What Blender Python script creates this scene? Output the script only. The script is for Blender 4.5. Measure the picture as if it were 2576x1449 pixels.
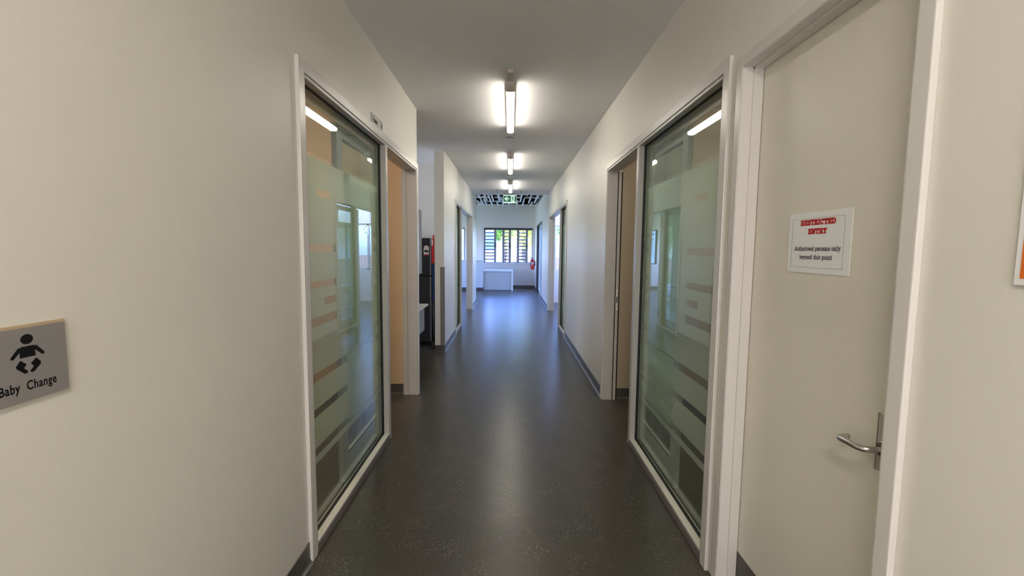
import bpy, bmesh, math, random
from mathutils import Matrix, Vector

for o in list(bpy.data.objects):
    bpy.data.objects.remove(o)
S = bpy.context.scene
COL = S.collection
random.seed(7)

# ------------------------------------------------------------------ camera
F_PX, PITCH, YAW, ROLL, EYE = 1122.0, .0867, -.0045, .0101, 1.45
cam = bpy.data.cameras.new('camera')
cam.sensor_width = 36.0
cam.lens = 36.0 * F_PX / 2576.0
cam.clip_start, cam.clip_end = .02, 300
cam_o = bpy.data.objects.new('camera', cam)
COL.objects.link(cam_o)
R1 = Matrix(((math.cos(YAW), math.sin(YAW), 0), (-math.sin(YAW), math.cos(YAW), 0), (0, 0, 1)))
R2 = Matrix(((1, 0, 0), (0, math.cos(PITCH), -math.sin(PITCH)), (0, math.sin(PITCH), math.cos(PITCH))))
R3 = Matrix(((math.cos(ROLL), 0, math.sin(ROLL)), (0, 1, 0), (-math.sin(ROLL), 0, math.cos(ROLL))))
R = R3 @ R2 @ R1                      # rows: camera right, forward, up in world axes
M = Matrix((R[0], R[2], -R[1])).transposed()
cam_o.matrix_world = Matrix.Translation((0, 0, EYE)) @ M.to_4x4()
S.camera = cam_o

# ------------------------------------------------------------------ world, sun, exposure
W = bpy.data.worlds.new('sky')
S.world = W
W.use_nodes = True
wn, wl = W.node_tree.nodes, W.node_tree.links
for n in list(wn):
    wn.remove(n)
sky = wn.new('ShaderNodeTexSky')
sky.sky_type = 'NISHITA'
sky.sun_disc = False
sky.sun_elevation = math.radians(48)
sky.sun_rotation = math.radians(200)
hue = wn.new('ShaderNodeMix')
hue.data_type = 'RGBA'
hue.blend_type = 'MULTIPLY'
hue.inputs[0].default_value = 1.0
hue.inputs[7].default_value = (.52, .63, 1.22, 1)
bg = wn.new('ShaderNodeBackground')
bg.inputs[1].default_value = 3.2
wo = wn.new('ShaderNodeOutputWorld')
wl.new(sky.outputs[0], hue.inputs[6])
wl.new(hue.outputs[2], bg.inputs[0])
wl.new(bg.outputs[0], wo.inputs[0])

sun = bpy.data.lights.new('sun', 'SUN')
sun.energy = 6.0
sun.angle = .01
sun.color = (1, .95, .86)
sun_o = bpy.data.objects.new('sun', sun)
COL.objects.link(sun_o)
sun_o.rotation_euler = (math.radians(42), 0, math.radians(-25))

TUBE_STRENGTH = 31.0
TUBE_COLOR = (1.0, .93, .80)
DAY = (.76, .82, 1.0)

def area(name, loc, target, sx, sy, watts, color):
    l = bpy.data.lights.new(name, 'AREA')
    l.shape = 'RECTANGLE'
    l.size, l.size_y, l.energy, l.color = sx, sy, watts, color
    o = bpy.data.objects.new(name, l)
    COL.objects.link(o)
    o.location = loc
    d = Vector(target) - Vector(loc)
    o.rotation_euler = d.to_track_quat('-Z', 'Y').to_euler()
    return o

# added area lamps inside the rooms, standing in for daylight
area('day_fill_meeting_area', (-4.9, 14.4, 1.6), (0, 14.0, 1.0), 3.0, 1.2, 90, DAY)
area('day_fill_left_room', (-4.6, 9.6, 1.6), (0, 9.6, 1.0), 3.0, 1.8, 40, (.95, .97, 1.0))
area('day_fill_right_room', (4.6, 8.6, 1.6), (0, 8.6, 1.0), 4.0, 1.8, 62, (.95, .97, 1.0))
area('day_fill_kitchen', (-4.6, 5.9, 1.7), (0, 5.9, 1.3), 1.8, 1.4, 60, (.70, .80, 1.0))
area('fill_behind_viewer', (.0, -3.8, 1.45), (0, 3, 1.3), 1.7, 2.2, 55, (.95, .93, .98))  # added fill for the near walls; the back wall has no opening

vs = S.view_settings
S.display_settings.display_device = 'sRGB'
vs.view_transform = 'Standard'
vs.look = 'None'
vs.gamma = 1.0
vs.use_curve_mapping = False
vs.exposure = 0.2
S.cycles.use_denoising = True
S.cycles.max_bounces = 12
S.cycles.diffuse_bounces = 6
S.cycles.glossy_bounces = 4
S.cycles.transmission_bounces = 6
S.cycles.transparent_max_bounces = 24
S.cycles.caustics_reflective = False
S.cycles.caustics_refractive = False
S.cycles.sample_clamp_indirect = 6.0
S.cycles.use_light_tree = True

# ------------------------------------------------------------------ materials
MATS = {}

def srgb(r, g, b):
    f = lambda c: (c / 255 / 12.92) if c / 255 <= .04045 else ((c / 255 + .055) / 1.055) ** 2.4
    return (f(r), f(g), f(b), 1)

def mat(name, col, rough=.5, metal=0.0, spec=.5, var=0.0, vscale=6.0, bump=0.0, bscale=200.0, emit=None, estr=0.0, stretch=None):
    if name in MATS:
        return MATS[name]
    m = bpy.data.materials.new(name)
    m.use_nodes = True
    n, l = m.node_tree.nodes, m.node_tree.links
    p = n['Principled BSDF']
    if len(col) == 3:
        col = (*col, 1)
    p.inputs['Base Color'].default_value = col
    p.inputs['Roughness'].default_value = rough
    p.inputs['Metallic'].default_value = metal
    p.inputs['Specular IOR Level'].default_value = spec
    tc = n.new('ShaderNodeTexCoord')
    mp = n.new('ShaderNodeMapping')
    l.new(tc.outputs['Object'], mp.inputs[0])
    if stretch:
        mp.inputs['Scale'].default_value = stretch
    if var > 0:
        t = n.new('ShaderNodeTexNoise')
        t.inputs['Scale'].default_value = vscale
        t.inputs['Detail'].default_value = 4
        l.new(mp.outputs[0], t.inputs[0])
        mx = n.new('ShaderNodeMix')
        mx.data_type = 'RGBA'
        mx.inputs[6].default_value = tuple(c * (1 - var) for c in col[:3]) + (1,)
        mx.inputs[7].default_value = tuple(min(1, c * (1 + var)) for c in col[:3]) + (1,)
        l.new(t.outputs[0], mx.inputs[0])
        l.new(mx.outputs[2], p.inputs['Base Color'])
    if bump > 0:
        t = n.new('ShaderNodeTexNoise')
        t.inputs['Scale'].default_value = bscale
        t.inputs['Detail'].default_value = 2
        l.new(mp.outputs[0], t.inputs[0])
        b = n.new('ShaderNodeBump')
        b.inputs['Strength'].default_value = bump
        b.inputs['Distance'].default_value = .002
        l.new(t.outputs[0], b.inputs['Height'])
        l.new(b.outputs[0], p.inputs['Normal'])
    if emit:
        p.inputs['Emission Color'].default_value = (*emit[:3], 1)
        p.inputs['Emission Strength'].default_value = estr
    MATS[name] = m
    return m

WALL = mat('wall_paint', (.77, .75, .69), .42, bump=.15, bscale=260, var=.02, vscale=3)
CEIL = mat('ceiling_paint', (.87, .86, .87), .9, bump=.08, bscale=180)
TRIM = mat('trim_gloss_paint', (.70, .675, .645), .28, bump=.05, bscale=60)
ALU = mat('frame_enamel', (.50, .485, .465), .32, bump=.03, bscale=80)
SILLW = mat('sill_white_enamel', (.74, .73, .66), .30)
SILLF = mat('sill_front_grey', (.17, .15, .15), .5, bump=.05)
DARKFR = mat('dark_frame', (.035, .035, .045), .35)
DOORP = mat('door_paint', (.76, .73, .65), .33, bump=.25, bscale=300, var=.015, vscale=8)
RUBBER = mat('black_rubber', (.004, .004, .004), .6)
VINYL = mat('skirting_vinyl', (.075, .072, .066), .35, var=.08, vscale=30, bump=.05)
KICK = mat('kick_plate_vinyl', (.070, .066, .052), .45, var=.06, vscale=30)
TAN = mat('tan_wall_paint', (.62, .455, .30), .6, bump=.1)
TAUPE = mat('taupe_wall_paint', (.46, .39, .29), .6, bump=.1)
STEEL = mat('satin_stainless', (.55, .53, .50), .24, metal=1.0, bump=.06, bscale=400, stretch=(1, 30, 30))
STEELD = mat('dark_steel_plate', (.12, .105, .10), .4, metal=.6)
STEELP = mat('steel_plate_door_reflection', (.62, .585, .52), .38, metal=.5)  # beige puts the door's reflection into the plate colour
BLACK = mat('black_plastic', (.012, .012, .014), .45)
WHITEPL = mat('white_plastic', (.78, .78, .76), .4)
PAPER = mat('white_paper', (.87, .88, .89), .5)
PAPERED = mat('paper_rule_grey', (.33, .36, .37), .6)
REDINK = mat('red_ink', (.42, .002, .004), .7, spec=.15)
BLKINK = mat('black_ink', (.005, .005, .006), .7, spec=.15)
ORANGE = mat('orange_print', (.66, .145, .012), .55)
SIGNAL = mat('brushed_sign_plate', (.30, .285, .29), .45, metal=.3, var=.05, vscale=60, bump=.1, bscale=300, stretch=(1, 1, 8))
SIGNEDGE = mat('sign_edge_amber', (.46, .36, .24), .5)
SIGNGREY = mat('pale_sign_plate', (.50, .50, .46), .5)
GREEN = mat('exit_green', (.0, .11, .045), .45, emit=(.0, .16, .06), estr=.45)
EXWHITE = mat('exit_white', (.75, .88, .85), .45, emit=(.72, .95, .88), estr=.55)
EXCASE = mat('exit_casing', (.55, .56, .56), .4)
GUARD = mat('corner_guard_vinyl', (.20, .185, .165), .45, var=.04)
FRIDGE = mat('fridge_graphite', (.042, .042, .046), .32, metal=.4, var=.06, vscale=4)
FRIDGEEDGE = mat('fridge_edge_steel', (.28, .28, .31), .3, metal=.8)
LAM = mat('white_laminate', (.72, .72, .70), .35)
LAMG = mat('grey_woodgrain_laminate', (.27, .265, .265), .5, var=.2, vscale=12, stretch=(6, 6, .6))
RED = mat('red_enamel', (.55, .012, .012), .3)
REDPL = mat('red_plastic', (.62, .02, .02), .4)
BLUEC = mat('navy_cloth', (.012, .022, .09), .9)
VOID = mat('black_ceiling_void', (.0015, .0015, .004), .9, spec=0)
BAFFLE = mat('baffle_white', (.80, .80, .84), .45)
COUNTER = mat('counter_white', (.60, .64, .66), .4, var=.04, vscale=5)
DESKP = mat('desk_panel', (.46, .46, .44), .45)
BRASSCAP = mat('lamp_cap_plastic', (.62, .56, .50), .4)

def floor_material():
    m = bpy.data.materials.new('speckled_vinyl')
    m.use_nodes = True
    n, l = m.node_tree.nodes, m.node_tree.links
    p = n['Principled BSDF']
    tc0 = n.new('ShaderNodeTexCoord')
    tc = n.new('ShaderNodeMapping')
    tc.inputs['Location'].default_value = (13.37, 7.71, .3137)
    l.new(tc0.outputs['Object'], tc.inputs[0])
    def mix(fac, a, b, link_fac=True):
        x = n.new('ShaderNodeMix')
        x.data_type = 'RGBA'
        if link_fac:
            l.new(fac, x.inputs[0])
        for k, v in ((6, a), (7, b)):
            if isinstance(v, tuple):
                x.inputs[k].default_value = v
            else:
                l.new(v, x.inputs[k])
        return x.outputs[2]
    def noise(scale, detail=3):
        t = n.new('ShaderNodeTexNoise')
        t.noise_dimensions = '2D'
        t.inputs['Scale'].default_value = scale
        t.inputs['Detail'].default_value = detail
        l.new(tc.outputs[0], t.inputs[0])
        return t.outputs[0]
    def ramp(src, a, b):
        r = n.new('ShaderNodeMapRange')
        r.inputs[1].default_value = a
        r.inputs[2].default_value = b
        l.new(src, r.inputs[0])
        return r.outputs[0]
    base = mix(ramp(noise(90, 3), .35, .65), (.020, .019, .0145, 1), (.048, .043, .034, 1))
    base = mix(ramp(noise(2.2, 4), .42, .68), base, (.042, .034, .025, 1))
    def flecks(scale, thresh, cut):
        v = n.new('ShaderNodeTexVoronoi')
        v.voronoi_dimensions = '2D'
        v.inputs['Scale'].default_value = scale
        l.new(tc.outputs[0], v.inputs['Vector'])
        near = ramp(v.outputs['Distance'], thresh, thresh * .55)
        s = n.new('ShaderNodeSeparateColor')
        l.new(v.outputs['Color'], s.inputs[0])
        pick = n.new('ShaderNodeMath')
        pick.operation = 'GREATER_THAN'
        pick.inputs[1].default_value = cut
        l.new(s.outputs[0], pick.inputs[0])
        k = n.new('ShaderNodeMath')
        k.operation = 'MULTIPLY'
        l.new(near, k.inputs[0])
        l.new(pick.outputs[0], k.inputs[1])
        return k.outputs[0]
    f1 = flecks(170, .27, .89)
    f2 = flecks(230, .26, .92)
    base = mix(ramp(noise(260, 2), .5, .72), base, (.085, .078, .066, 1))
    clump = n.new('ShaderNodeMath'); clump.operation = 'MULTIPLY'
    l.new(f1, clump.inputs[0]); l.new(ramp(noise(7, 4), .40, .66), clump.inputs[1])
    f1 = clump.outputs[0]
    base = mix(f2, base, (.20, .15, .11, 1))
    base = mix(f1, base, (.80, .76, .68, 1))
    # a sheet weld across the corridor
    sx = n.new('ShaderNodeSeparateXYZ')
    l.new(tc0.outputs['Object'], sx.inputs[0])
    seam = None
    for y in (2.18,):
        d = n.new('ShaderNodeMath'); d.operation = 'SUBTRACT'; d.inputs[1].default_value = y
        l.new(sx.outputs[1], d.inputs[0])
        ab = n.new('ShaderNodeMath'); ab.operation = 'ABSOLUTE'
        l.new(d.outputs[0], ab.inputs[0])
        lt = n.new('ShaderNodeMath'); lt.operation = 'LESS_THAN'; lt.inputs[1].default_value = .0016
        l.new(ab.outputs[0], lt.inputs[0])
        seam = lt.outputs[0]
    base = mix(seam, base, (.018, .018, .016, 1))
    l.new(base, p.inputs['Base Color'])
    p.inputs['Roughness'].default_value = .29
    p.inputs['Specular IOR Level'].default_value = .5
    return m
FLOOR = floor_material()

def glass_material(name, tint, ior=1.5):
    m = bpy.data.materials.new(name)
    m.use_nodes = True
    n, l = m.node_tree.nodes, m.node_tree.links
    for x in list(n):
        n.remove(x)
    out = n.new('ShaderNodeOutputMaterial')
    tr = n.new('ShaderNodeBsdfTransparent')
    tr.inputs[0].default_value = (*tint, 1)
    gl = n.new('ShaderNodeBsdfGlossy')
    gl.inputs['Roughness'].default_value = 0.0
    gl.inputs['Color'].default_value = (.93, 1, .97, 1)
    fr = n.new('ShaderNodeFresnel')
    geo = n.new('ShaderNodeNewGeometry')
    io = n.new('ShaderNodeMix')
    io.inputs[2].default_value = ior
    io.inputs[3].default_value = 1 / ior
    l.new(geo.outputs['Backfacing'], io.inputs[0])
    l.new(io.outputs[0], fr.inputs[0])
    mx = n.new('ShaderNodeMixShader')
    l.new(fr.outputs[0], mx.inputs[0])
    l.new(tr.outputs[0], mx.inputs[1])
    l.new(gl.outputs[0], mx.inputs[2])
    l.new(mx.outputs[0], out.inputs[0])
    return m
GLASS = glass_material('clear_glass', (.92, .955, .925))
GLASSL = glass_material('leaf_glass', (.88, .95, .90), 1.28)

def frost_material():
    m = bpy.data.materials.new('frosted_film')
    m.use_nodes = True
    n, l = m.node_tree.nodes, m.node_tree.links
    for x in list(n):
        n.remove(x)
    out = n.new('ShaderNodeOutputMaterial')
    df = n.new('ShaderNodeBsdfDiffuse')
    df.inputs[0].default_value = (.85, .91, .82, 1)
    tl = n.new('ShaderNodeBsdfTranslucent')
    tl.inputs[0].default_value = (.76, .84, .76, 1)
    tr = n.new('ShaderNodeBsdfTransparent')
    tr.inputs[0].default_value = (.8, .9, .84, 1)
    a = n.new('ShaderNodeMixShader'); a.inputs[0].default_value = .45
    b = n.new('ShaderNodeMixShader'); b.inputs[0].default_value = .15
    l.new(df.outputs[0], a.inputs[1]); l.new(tl.outputs[0], a.inputs[2])
    l.new(a.outputs[0], b.inputs[1]); l.new(tr.outputs[0], b.inputs[2])
    l.new(b.outputs[0], out.inputs[0])
    return m
FROST = frost_material()

def emit_material(name, col, s):
    m = bpy.data.materials.new(name)
    m.use_nodes = True
    n, l = m.node_tree.nodes, m.node_tree.links
    for x in list(n):
        n.remove(x)
    out = n.new('ShaderNodeOutputMaterial')
    e = n.new('ShaderNodeEmission')
    e.inputs[0].default_value = (*col, 1)
    e.inputs[1].default_value = s
    l.new(e.outputs[0], out.inputs[0])
    return m
TUBE = emit_material('lit_diffuser', TUBE_COLOR, TUBE_STRENGTH)
TUBEB = emit_material('lit_diffuser_fill', TUBE_COLOR, 84.0)  # stronger glow for the battens added behind the viewer
TUBEW = emit_material('lit_warm_diffuser', (1.0, .84, .66), 78.0)

# ------------------------------------------------------------------ mesh helpers
class MB:
    def __init__(s):
        s.bm = bmesh.new()
        s.mats = []
    def mi(s, m):
        if m not in s.mats:
            s.mats.append(m)
        return s.mats.index(m)
    def box(s, x0, x1, y0, y1, z0, z1, m=None, bev=0.0):
        x0, x1 = min(x0, x1), max(x0, x1)
        y0, y1 = min(y0, y1), max(y0, y1)
        z0, z1 = min(z0, z1), max(z0, z1)
        b = s.bm
        v = [b.verts.new(p) for p in ((x0, y0, z0), (x1, y0, z0), (x1, y1, z0), (x0, y1, z0), (x0, y0, z1), (x1, y0, z1), (x1, y1, z1), (x0, y1, z1))]
        fs = [b.faces.new([v[i] for i in q]) for q in ((3, 2, 1, 0), (4, 5, 6, 7), (0, 1, 5, 4), (1, 2, 6, 5), (2, 3, 7, 6), (3, 0, 4, 7))]
        if m is not None:
            k = s.mi(m)
            for f in fs:
                f.material_index = k
        if bev > 0:
            es = list({e for f in fs for e in f.edges})
            bmesh.ops.bevel(b, geom=es, offset=bev, segments=2, profile=.6, affect='EDGES')
        return s
    def loft(s, rings, caps=True, m=None):
        b = s.bm
        k = s.mi(m) if m is not None else 0
        R_ = [[b.verts.new(p) for p in r] for r in rings]
        n = len(R_[0])
        for a, c in zip(R_, R_[1:]):
            for i in range(n):
                f = b.faces.new((a[i], a[(i + 1) % n], c[(i + 1) % n], c[i]))
                f.smooth = True
                f.material_index = k
        if caps:
            for r in (list(reversed(R_[0])), R_[-1]):
                f = b.faces.new(r)
                f.material_index = k
        return s
    def tube(s, pts, r, n=12, m=None):
        pts = [Vector(p) for p in pts]
        rs = r if isinstance(r, (list, tuple)) else [r] * len(pts)
        rings = []
        up = None
        for i, p in enumerate(pts):
            d = (pts[min(i + 1, len(pts) - 1)] - pts[max(i - 1, 0)]).normalized()
            if up is None:
                up = d.orthogonal().normalized()
            up = (up - d * up.dot(d)).normalized()
            w = d.cross(up)
            rings.append([p + (up * math.cos(t) + w * math.sin(t)) * rs[i] for t in [2 * math.pi * k / n for k in range(n)]])
        return s.loft(rings, True, m)
    def lathe(s, c, prof, n=20, axis='Z', m=None):
        rings = []
        for r, h in prof:
            ring = []
            for k in range(n):
                t = 2 * math.pi * k / n
                if axis == 'Z':
                    ring.append((c[0] + r * math.cos(t), c[1] + r * math.sin(t), c[2] + h))
                elif axis == 'Y':
                    ring.append((c[0] + r * math.sin(t), c[1] + h, c[2] + r * math.cos(t)))
                else:
                    ring.append((c[0] + h, c[1] + r * math.cos(t), c[2] + r * math.sin(t)))
            rings.append(ring)
        return s.loft(rings, True, m)
    def prism(s, poly, ex, m=None):
        """polygon of 3-D points pushed along the vector ex"""
        b = s.bm
        k = s.mi(m) if m is not None else 0
        e = Vector(ex)
        a = [b.verts.new(p) for p in poly]
        c = [b.verts.new(Vector(p) + e) for p in poly]
        n = len(a)
        for f in [b.faces.new(list(reversed(a))), b.faces.new(c)] + [b.faces.new((a[i], a[(i + 1) % n], c[(i + 1) % n], c[i])) for i in range(n)]:
            f.material_index = k
        return s
    def build(s, name, m=None, parent=None):
        off = Vector(parent.get('_w', (0, 0, 0))) if parent else Vector((0, 0, 0))
        bmesh.ops.recalc_face_normals(s.bm, faces=s.bm.faces)
        if off.length > 0:
            bmesh.ops.translate(s.bm, verts=s.bm.verts, vec=-off)
        me = bpy.data.meshes.new(name)
        s.bm.to_mesh(me)
        s.bm.free()
        if m is not None:
            me.materials.append(m)
        else:
            for x in s.mats:
                me.materials.append(x)
        o = bpy.data.objects.new(name, me)
        COL.objects.link(o)
        if parent:
            o.parent = parent
            o['_w'] = tuple(off)
        return o

def tag(o, label=None, cat=None, group=None, kind=None):
    if label: o['label'] = label
    if cat: o['category'] = cat
    if group: o['group'] = group
    if kind: o['kind'] = kind
    return o

def empty(name, loc, label=None, cat=None, group=None, kind=None):
    o = bpy.data.objects.new(name, None)
    COL.objects.link(o)
    o.empty_display_size = .05
    o.location = loc
    o['_w'] = tuple(loc)
    return tag(o, label, cat, group, kind)

def rect(mb, axis, c, a0, a1, b0, b1, t):
    """thin slab facing +-axis at coordinate c with thickness t"""
    if axis == 'X':
        return mb.box(c, c + t, a0, a1, b0, b1)
    return mb.box(a0, a1, c, c + t, b0, b1)

# ------------------------------------------------------------------ setting: floor, ceilings, walls
WX, WT = .915, 1.045         # corridor face and room face of the side walls
H, HD = 2.78, 2.2            # ceiling height, head of the openings
CL, CR = (2.005, 4.335), (1.965, 4.24)
L2, R2_ = (7.465, 10.67), (7.325, 10.58)
YA, YB = 4.42, 6.18          # kitchen recess in the left wall
YE, YF = 10.95, 16.8         # end of corridor ceiling, far wall
HV = 3.12
XL = -5.0

tag(MB().box(-5.1, 5.1, -4.1, 16.9, -.12, 0).build('floor', FLOOR), 'dark grey-brown speckled vinyl floor running down the corridor', 'floor', kind='structure')
tag(MB().box(-5.1, 5.1, -4.1, YE, H, H + .12).build('ceiling', CEIL), 'plain off-white plasterboard ceiling with batten lights over the corridor', 'ceiling', kind='structure')

w = MB()
w.box(-WT, -WX, -4, CL[0] - .0, 0, H)
w.box(-WT, -WX, CL[0], CL[1], HD, H)
w.box(-WT, -WX, CL[1], YA, 0, H)
w.box(-WT, -WX, YB, L2[0], 0, H)
w.box(-WT, -WX, L2[0], L2[1], HD, H)
w.box(-WT, -WX, L2[1], YE, 0, H)
w.box(-WT, -WX, YE, 12.0, 0, HV)
tag(w.build('wall_left', WALL), 'cream painted left corridor wall, broken by two glazed openings and the kitchen recess', 'wall', kind='structure')

DY0, DY1, DH = 1.035, 1.80, 2.165
DF = (13.05, 15.5, 2.28)
w = MB()
w.box(WX, WT, -4, DY0 - .02, 0, H)
w.box(WX, WT, DY0 - .02, DY1 + .012, DH + .015, H)
w.box(WX, WT, DY1 + .012, CR[0], 0, H)
w.box(WX, WT, CR[0], CR[1], HD, H)
w.box(WX, WT, CR[1], R2_[0], 0, H)
w.box(WX, WT, R2_[0], R2_[1], HD, H)
w.box(WX, WT, R2_[1], YE, 0, H)
w.box(WX, WT, YE, DF[0], 0, HV)
w.box(WX, WT, DF[0], DF[1], DF[2], HV)
w.box(WX, WT, DF[1], YF + .2, 0, HV)
tag(w.build('wall_right', WALL), 'cream painted right corridor wall with the restricted door and two glazed openings', 'wall', kind='structure')

WN = (-.993, .833, .935, 2.238)     # louvre window opening in the far wall
w = MB()
w2 = (-3.6, -1.7)
w.box(XL, w2[0], YF, YF + .2, 0, HV)
w.box(w2[0], w2[1], YF, YF + .2, 0, WN[2])
w.box(w2[0], w2[1], YF, YF + .2, WN[3], HV)
w.box(w2[1], WN[0], YF, YF + .2, 0, HV)
w.box(WN[0], WN[1], YF, YF + .2, 0, WN[2])
w.box(WN[0], WN[1], YF, YF + .2, WN[3], HV)
w.box(WN[1], WX, YF, YF + .2, 0, HV)
tag(w.build('wall_far', WALL), 'pale end wall holding the louvre window', 'wall', kind='structure')

# outer walls and cross walls of the side rooms
w = MB()
w.box(XL - .1, XL, -4, 8.0, 0, HV)
w.box(XL - .1, XL, 8.0, 9.0, 0, HV).box(XL - .1, XL, 9.0, 10.2, 0, 1.0).box(XL - .1, XL, 9.0, 10.2, 2.0, HV).box(XL - .1, XL, 10.2, 11.2, 0, HV)
w.box(XL - .1, XL, 11.2, 12.6, 0, HV)
w.box(XL - .1, XL, 12.6, 16.4, 2.3, HV).box(XL - .1, XL, 12.6, 16.4, 0, 1.0)
w.box(XL - .1, XL, 16.4, YF + .2, 0, HV)
tag(w.build('wall_outer_left', WALL), 'outer wall of the rooms off the left side', 'wall', kind='structure')
w = MB()
w.box(-XL, -XL + .1, -4, 6.5, 0, HV)
w.box(-XL, -XL + .1, 6.5, 8.0, 0, HV).box(-XL, -XL + .1, 8.0, 9.4, 0, 1.0).box(-XL, -XL + .1, 8.0, 9.4, 2.0, HV).box(-XL, -XL + .1, 9.4, 10.8, 0, HV)
w.box(-XL, -XL + .1, 10.8, 12.3, 0, HV)
tag(w.build('wall_outer_right', WALL), 'outer wall of the rooms off the right side', 'wall', kind='structure')
w = MB().box(XL, 5, -4.1, -4, 0, H)
tag(w.build('wall_back', WALL), 'plain cream wall closing the corridor behind the viewer', 'wall', kind='structure')
tag(MB().box(XL, -WT, 4.37, YA, 0, H).build('wall_room_left', TAN), 'tan wall seen through the near left sliding doorway', 'wall', kind='structure')
tag(MB().box(WT, 5, 4.29, 4.38, 0, H).build('wall_room_right', TAUPE), 'taupe wall seen through the near right sliding doorway', 'wall', kind='structure')
w = MB().box(XL, -WT, -.1, 0, 0, H).box(-3.3, -3.2, 0, 4.37, 0, H)
tag(w.build('wall_store_left', TAN), 'tan inner walls of the room behind the near left glass', 'wall', kind='structure')
w = MB().box(WT, 5, 1.86, 1.90, 0, H).box(3.2, 3.3, 1.90, 4.29, 0, H)
tag(w.build('wall_store_right', TAUPE), 'taupe inner walls of the room behind the near right glass', 'wall', kind='structure')
w = MB().box(XL, -WT, 7.27, 7.37, 0, H).box(-1.84, -1.78, YA, 5.90, 0, H)
tag(w.build('wall_kitchen', WALL), 'pale grey-lit kitchen wall behind the dark fridge', 'wall', kind='structure')
w = MB().box(1.2, 5, 12.2, 12.3, 0, .85).box(1.2, 5, 12.2, 12.3, 2.1, HV).box(WT, 1.2, 12.2, 12.3, 0, HV).box(3.4, 5, 12.2, 12.3, .85, 2.1)
tag(w.build('wall_room_far_right', WALL), 'end wall with a bright window in the far right room', 'wall', kind='structure')
w = MB().box(-5, -3.0, 11.95, 12.0, 0, HV)
tag(w.build('wall_room_far_left', WALL), 'short end wall in the far left room', 'wall', kind='structure')

# far room: black ceiling with white slats
vc = tag(MB().box(XL, WX, YE + .12, YF, HV, HV + .1).build('ceiling_slatted', VOID), 'black ceiling void over the far room, hung with white slats', 'ceiling', kind='structure')
tag(MB().box(-5, 5, YE, YE + .12, H, HV + .1).build('beam', CEIL), 'painted drop where the corridor ceiling ends', 'beam', kind='structure')
baf = [(-.92, 12.53, 13.54), (-.75, 12.47, 14.16), (-.64, 12.43, 16.09), (-.55, 12.46, 14.35), (-.355, 12.40, 14.44), (-.265, 13.57, 16.05),
       (-.445, 14.40, 15.68), (-.07, 14.69, 15.84), (.02, 14.56, 15.02), (.21, 14.22, 15.87), (.305, 12.38, 14.43), (.405, 13.70, 15.72),
       (.585, 12.99, 14.84), (.69, 14.61, 15.75), (.77, 12.42, 14.83), (-.93, 13.97, 15.86), (-.825, 13.87, 15.85), (-1.07, 14.45, 15.88),
       (-1.18, 15.14, 15.89), (-1.0, 14.67, 15.68), (-.30, 13.29, 13.67), (.46, 11.6, 12.7), (-.2, 11.5, 12.5)]
for x, a, b in baf:
    wd = .062 if abs(x + .355) < .01 else .044
    MB().box(x - wd / 2, x + wd / 2, a, b, 2.95, 3.0, bev=.003).build('slat', BAFFLE, vc)
for y, x0, x1 in ((12.98, -1.3, -.82), (12.98, -.74, .50), (12.98, .56, .90), (13.80, -1.3, -.68), (13.80, -.50, .30), (13.80, .42, .62), (13.80, .66, .88), (15.0, -.9, .30)):
    MB().box(x0, x1, y - .05, y + .05, 3.004, 3.05, bev=.003).build('crosspiece', BAFFLE, vc)

# skirting
def skirt(mb, x, s, y0, y1):
    """coved skirting on a wall face at x; s = direction into the corridor"""
    p = [(0, 0), (.022, 0), (.010, .006), (.005, .016), (.004, .095), (0, .097)]
    mb.prism([(x + s * a, y0, z) for a, z in p], (0, y1 - y0, 0))
def skirt_x(mb, y, s, x0, x1):
    p = [(0, 0), (.022, 0), (.010, .006), (.005, .016), (.004, .095), (0, .097)]
    mb.prism([(x0, y + s * a, z) for a, z in p], (x1 - x0, 0, 0))
k = MB()
for a, b in ((-4, CL[0] - .056), (YB, L2[0] - .056), (L2[1] + .056, 12.0)):
    skirt(k, -WX, 1, a, b)
skirt_x(k, YB, -1, -WT, -WX)
skirt_x(k, 12.0, 1, -WT, -WX)
tag(k.build('baseboard_left', VINYL), 'dark vinyl skirting along the left corridor wall', 'skirting', kind='structure')
k = MB()
for a, b in ((-4, DY0 - .05), (CR[1] + .056, R2_[0] - .056), (R2_[1] + .056, DF[0] - .05), (DF[1] + .05, YF)):
    skirt(k, WX, -1, a, b)
tag(k.build('baseboard_right', VINYL), 'dark vinyl skirting along the right corridor wall', 'skirting', kind='structure')
k = MB()
skirt_x(k, YF, -1, XL, WX)
tag(k.build('baseboard_far', VINYL), 'black-looking skirting below the louvre window', 'skirting', kind='structure')
k = MB()
skirt_x(k, 4.37, -1, XL, -WT)
skirt_x(k, 4.29, -1, WT, 3.2)
skirt_x(k, 7.27, -1, XL, -WT)
tag(k.build('baseboard_rooms', VINYL), 'dark skirting inside the side rooms', 'skirting', kind='structure')

# ------------------------------------------------------------------ glazed sliding units
def frost_film(x, s, Y0, Y1, Z0, Z1, clear):
    ys = sorted({Y0, Y1, *[c for q in clear for c in q[:2] if Y0 < c < Y1]})
    zs = sorted({Z0, Z1, *[c for q in clear for c in q[2:] if Z0 < c < Z1]})
    mb = MB()
    V = {}
    def v(y, z):
        if (y, z) not in V:
            V[(y, z)] = mb.bm.verts.new((x, y, z))
        return V[(y, z)]
    for a, b in zip(ys, ys[1:]):
        for c, d in zip(zs, zs[1:]):
            my, mz = (a + b) / 2, (c + d) / 2
            if any(q[0] <= my <= q[1] and q[2] <= mz <= q[3] for q in clear):
                continue
            mb.bm.faces.new((v(a, c), v(b, c), v(b, d), v(a, d)))
    return mb

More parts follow.
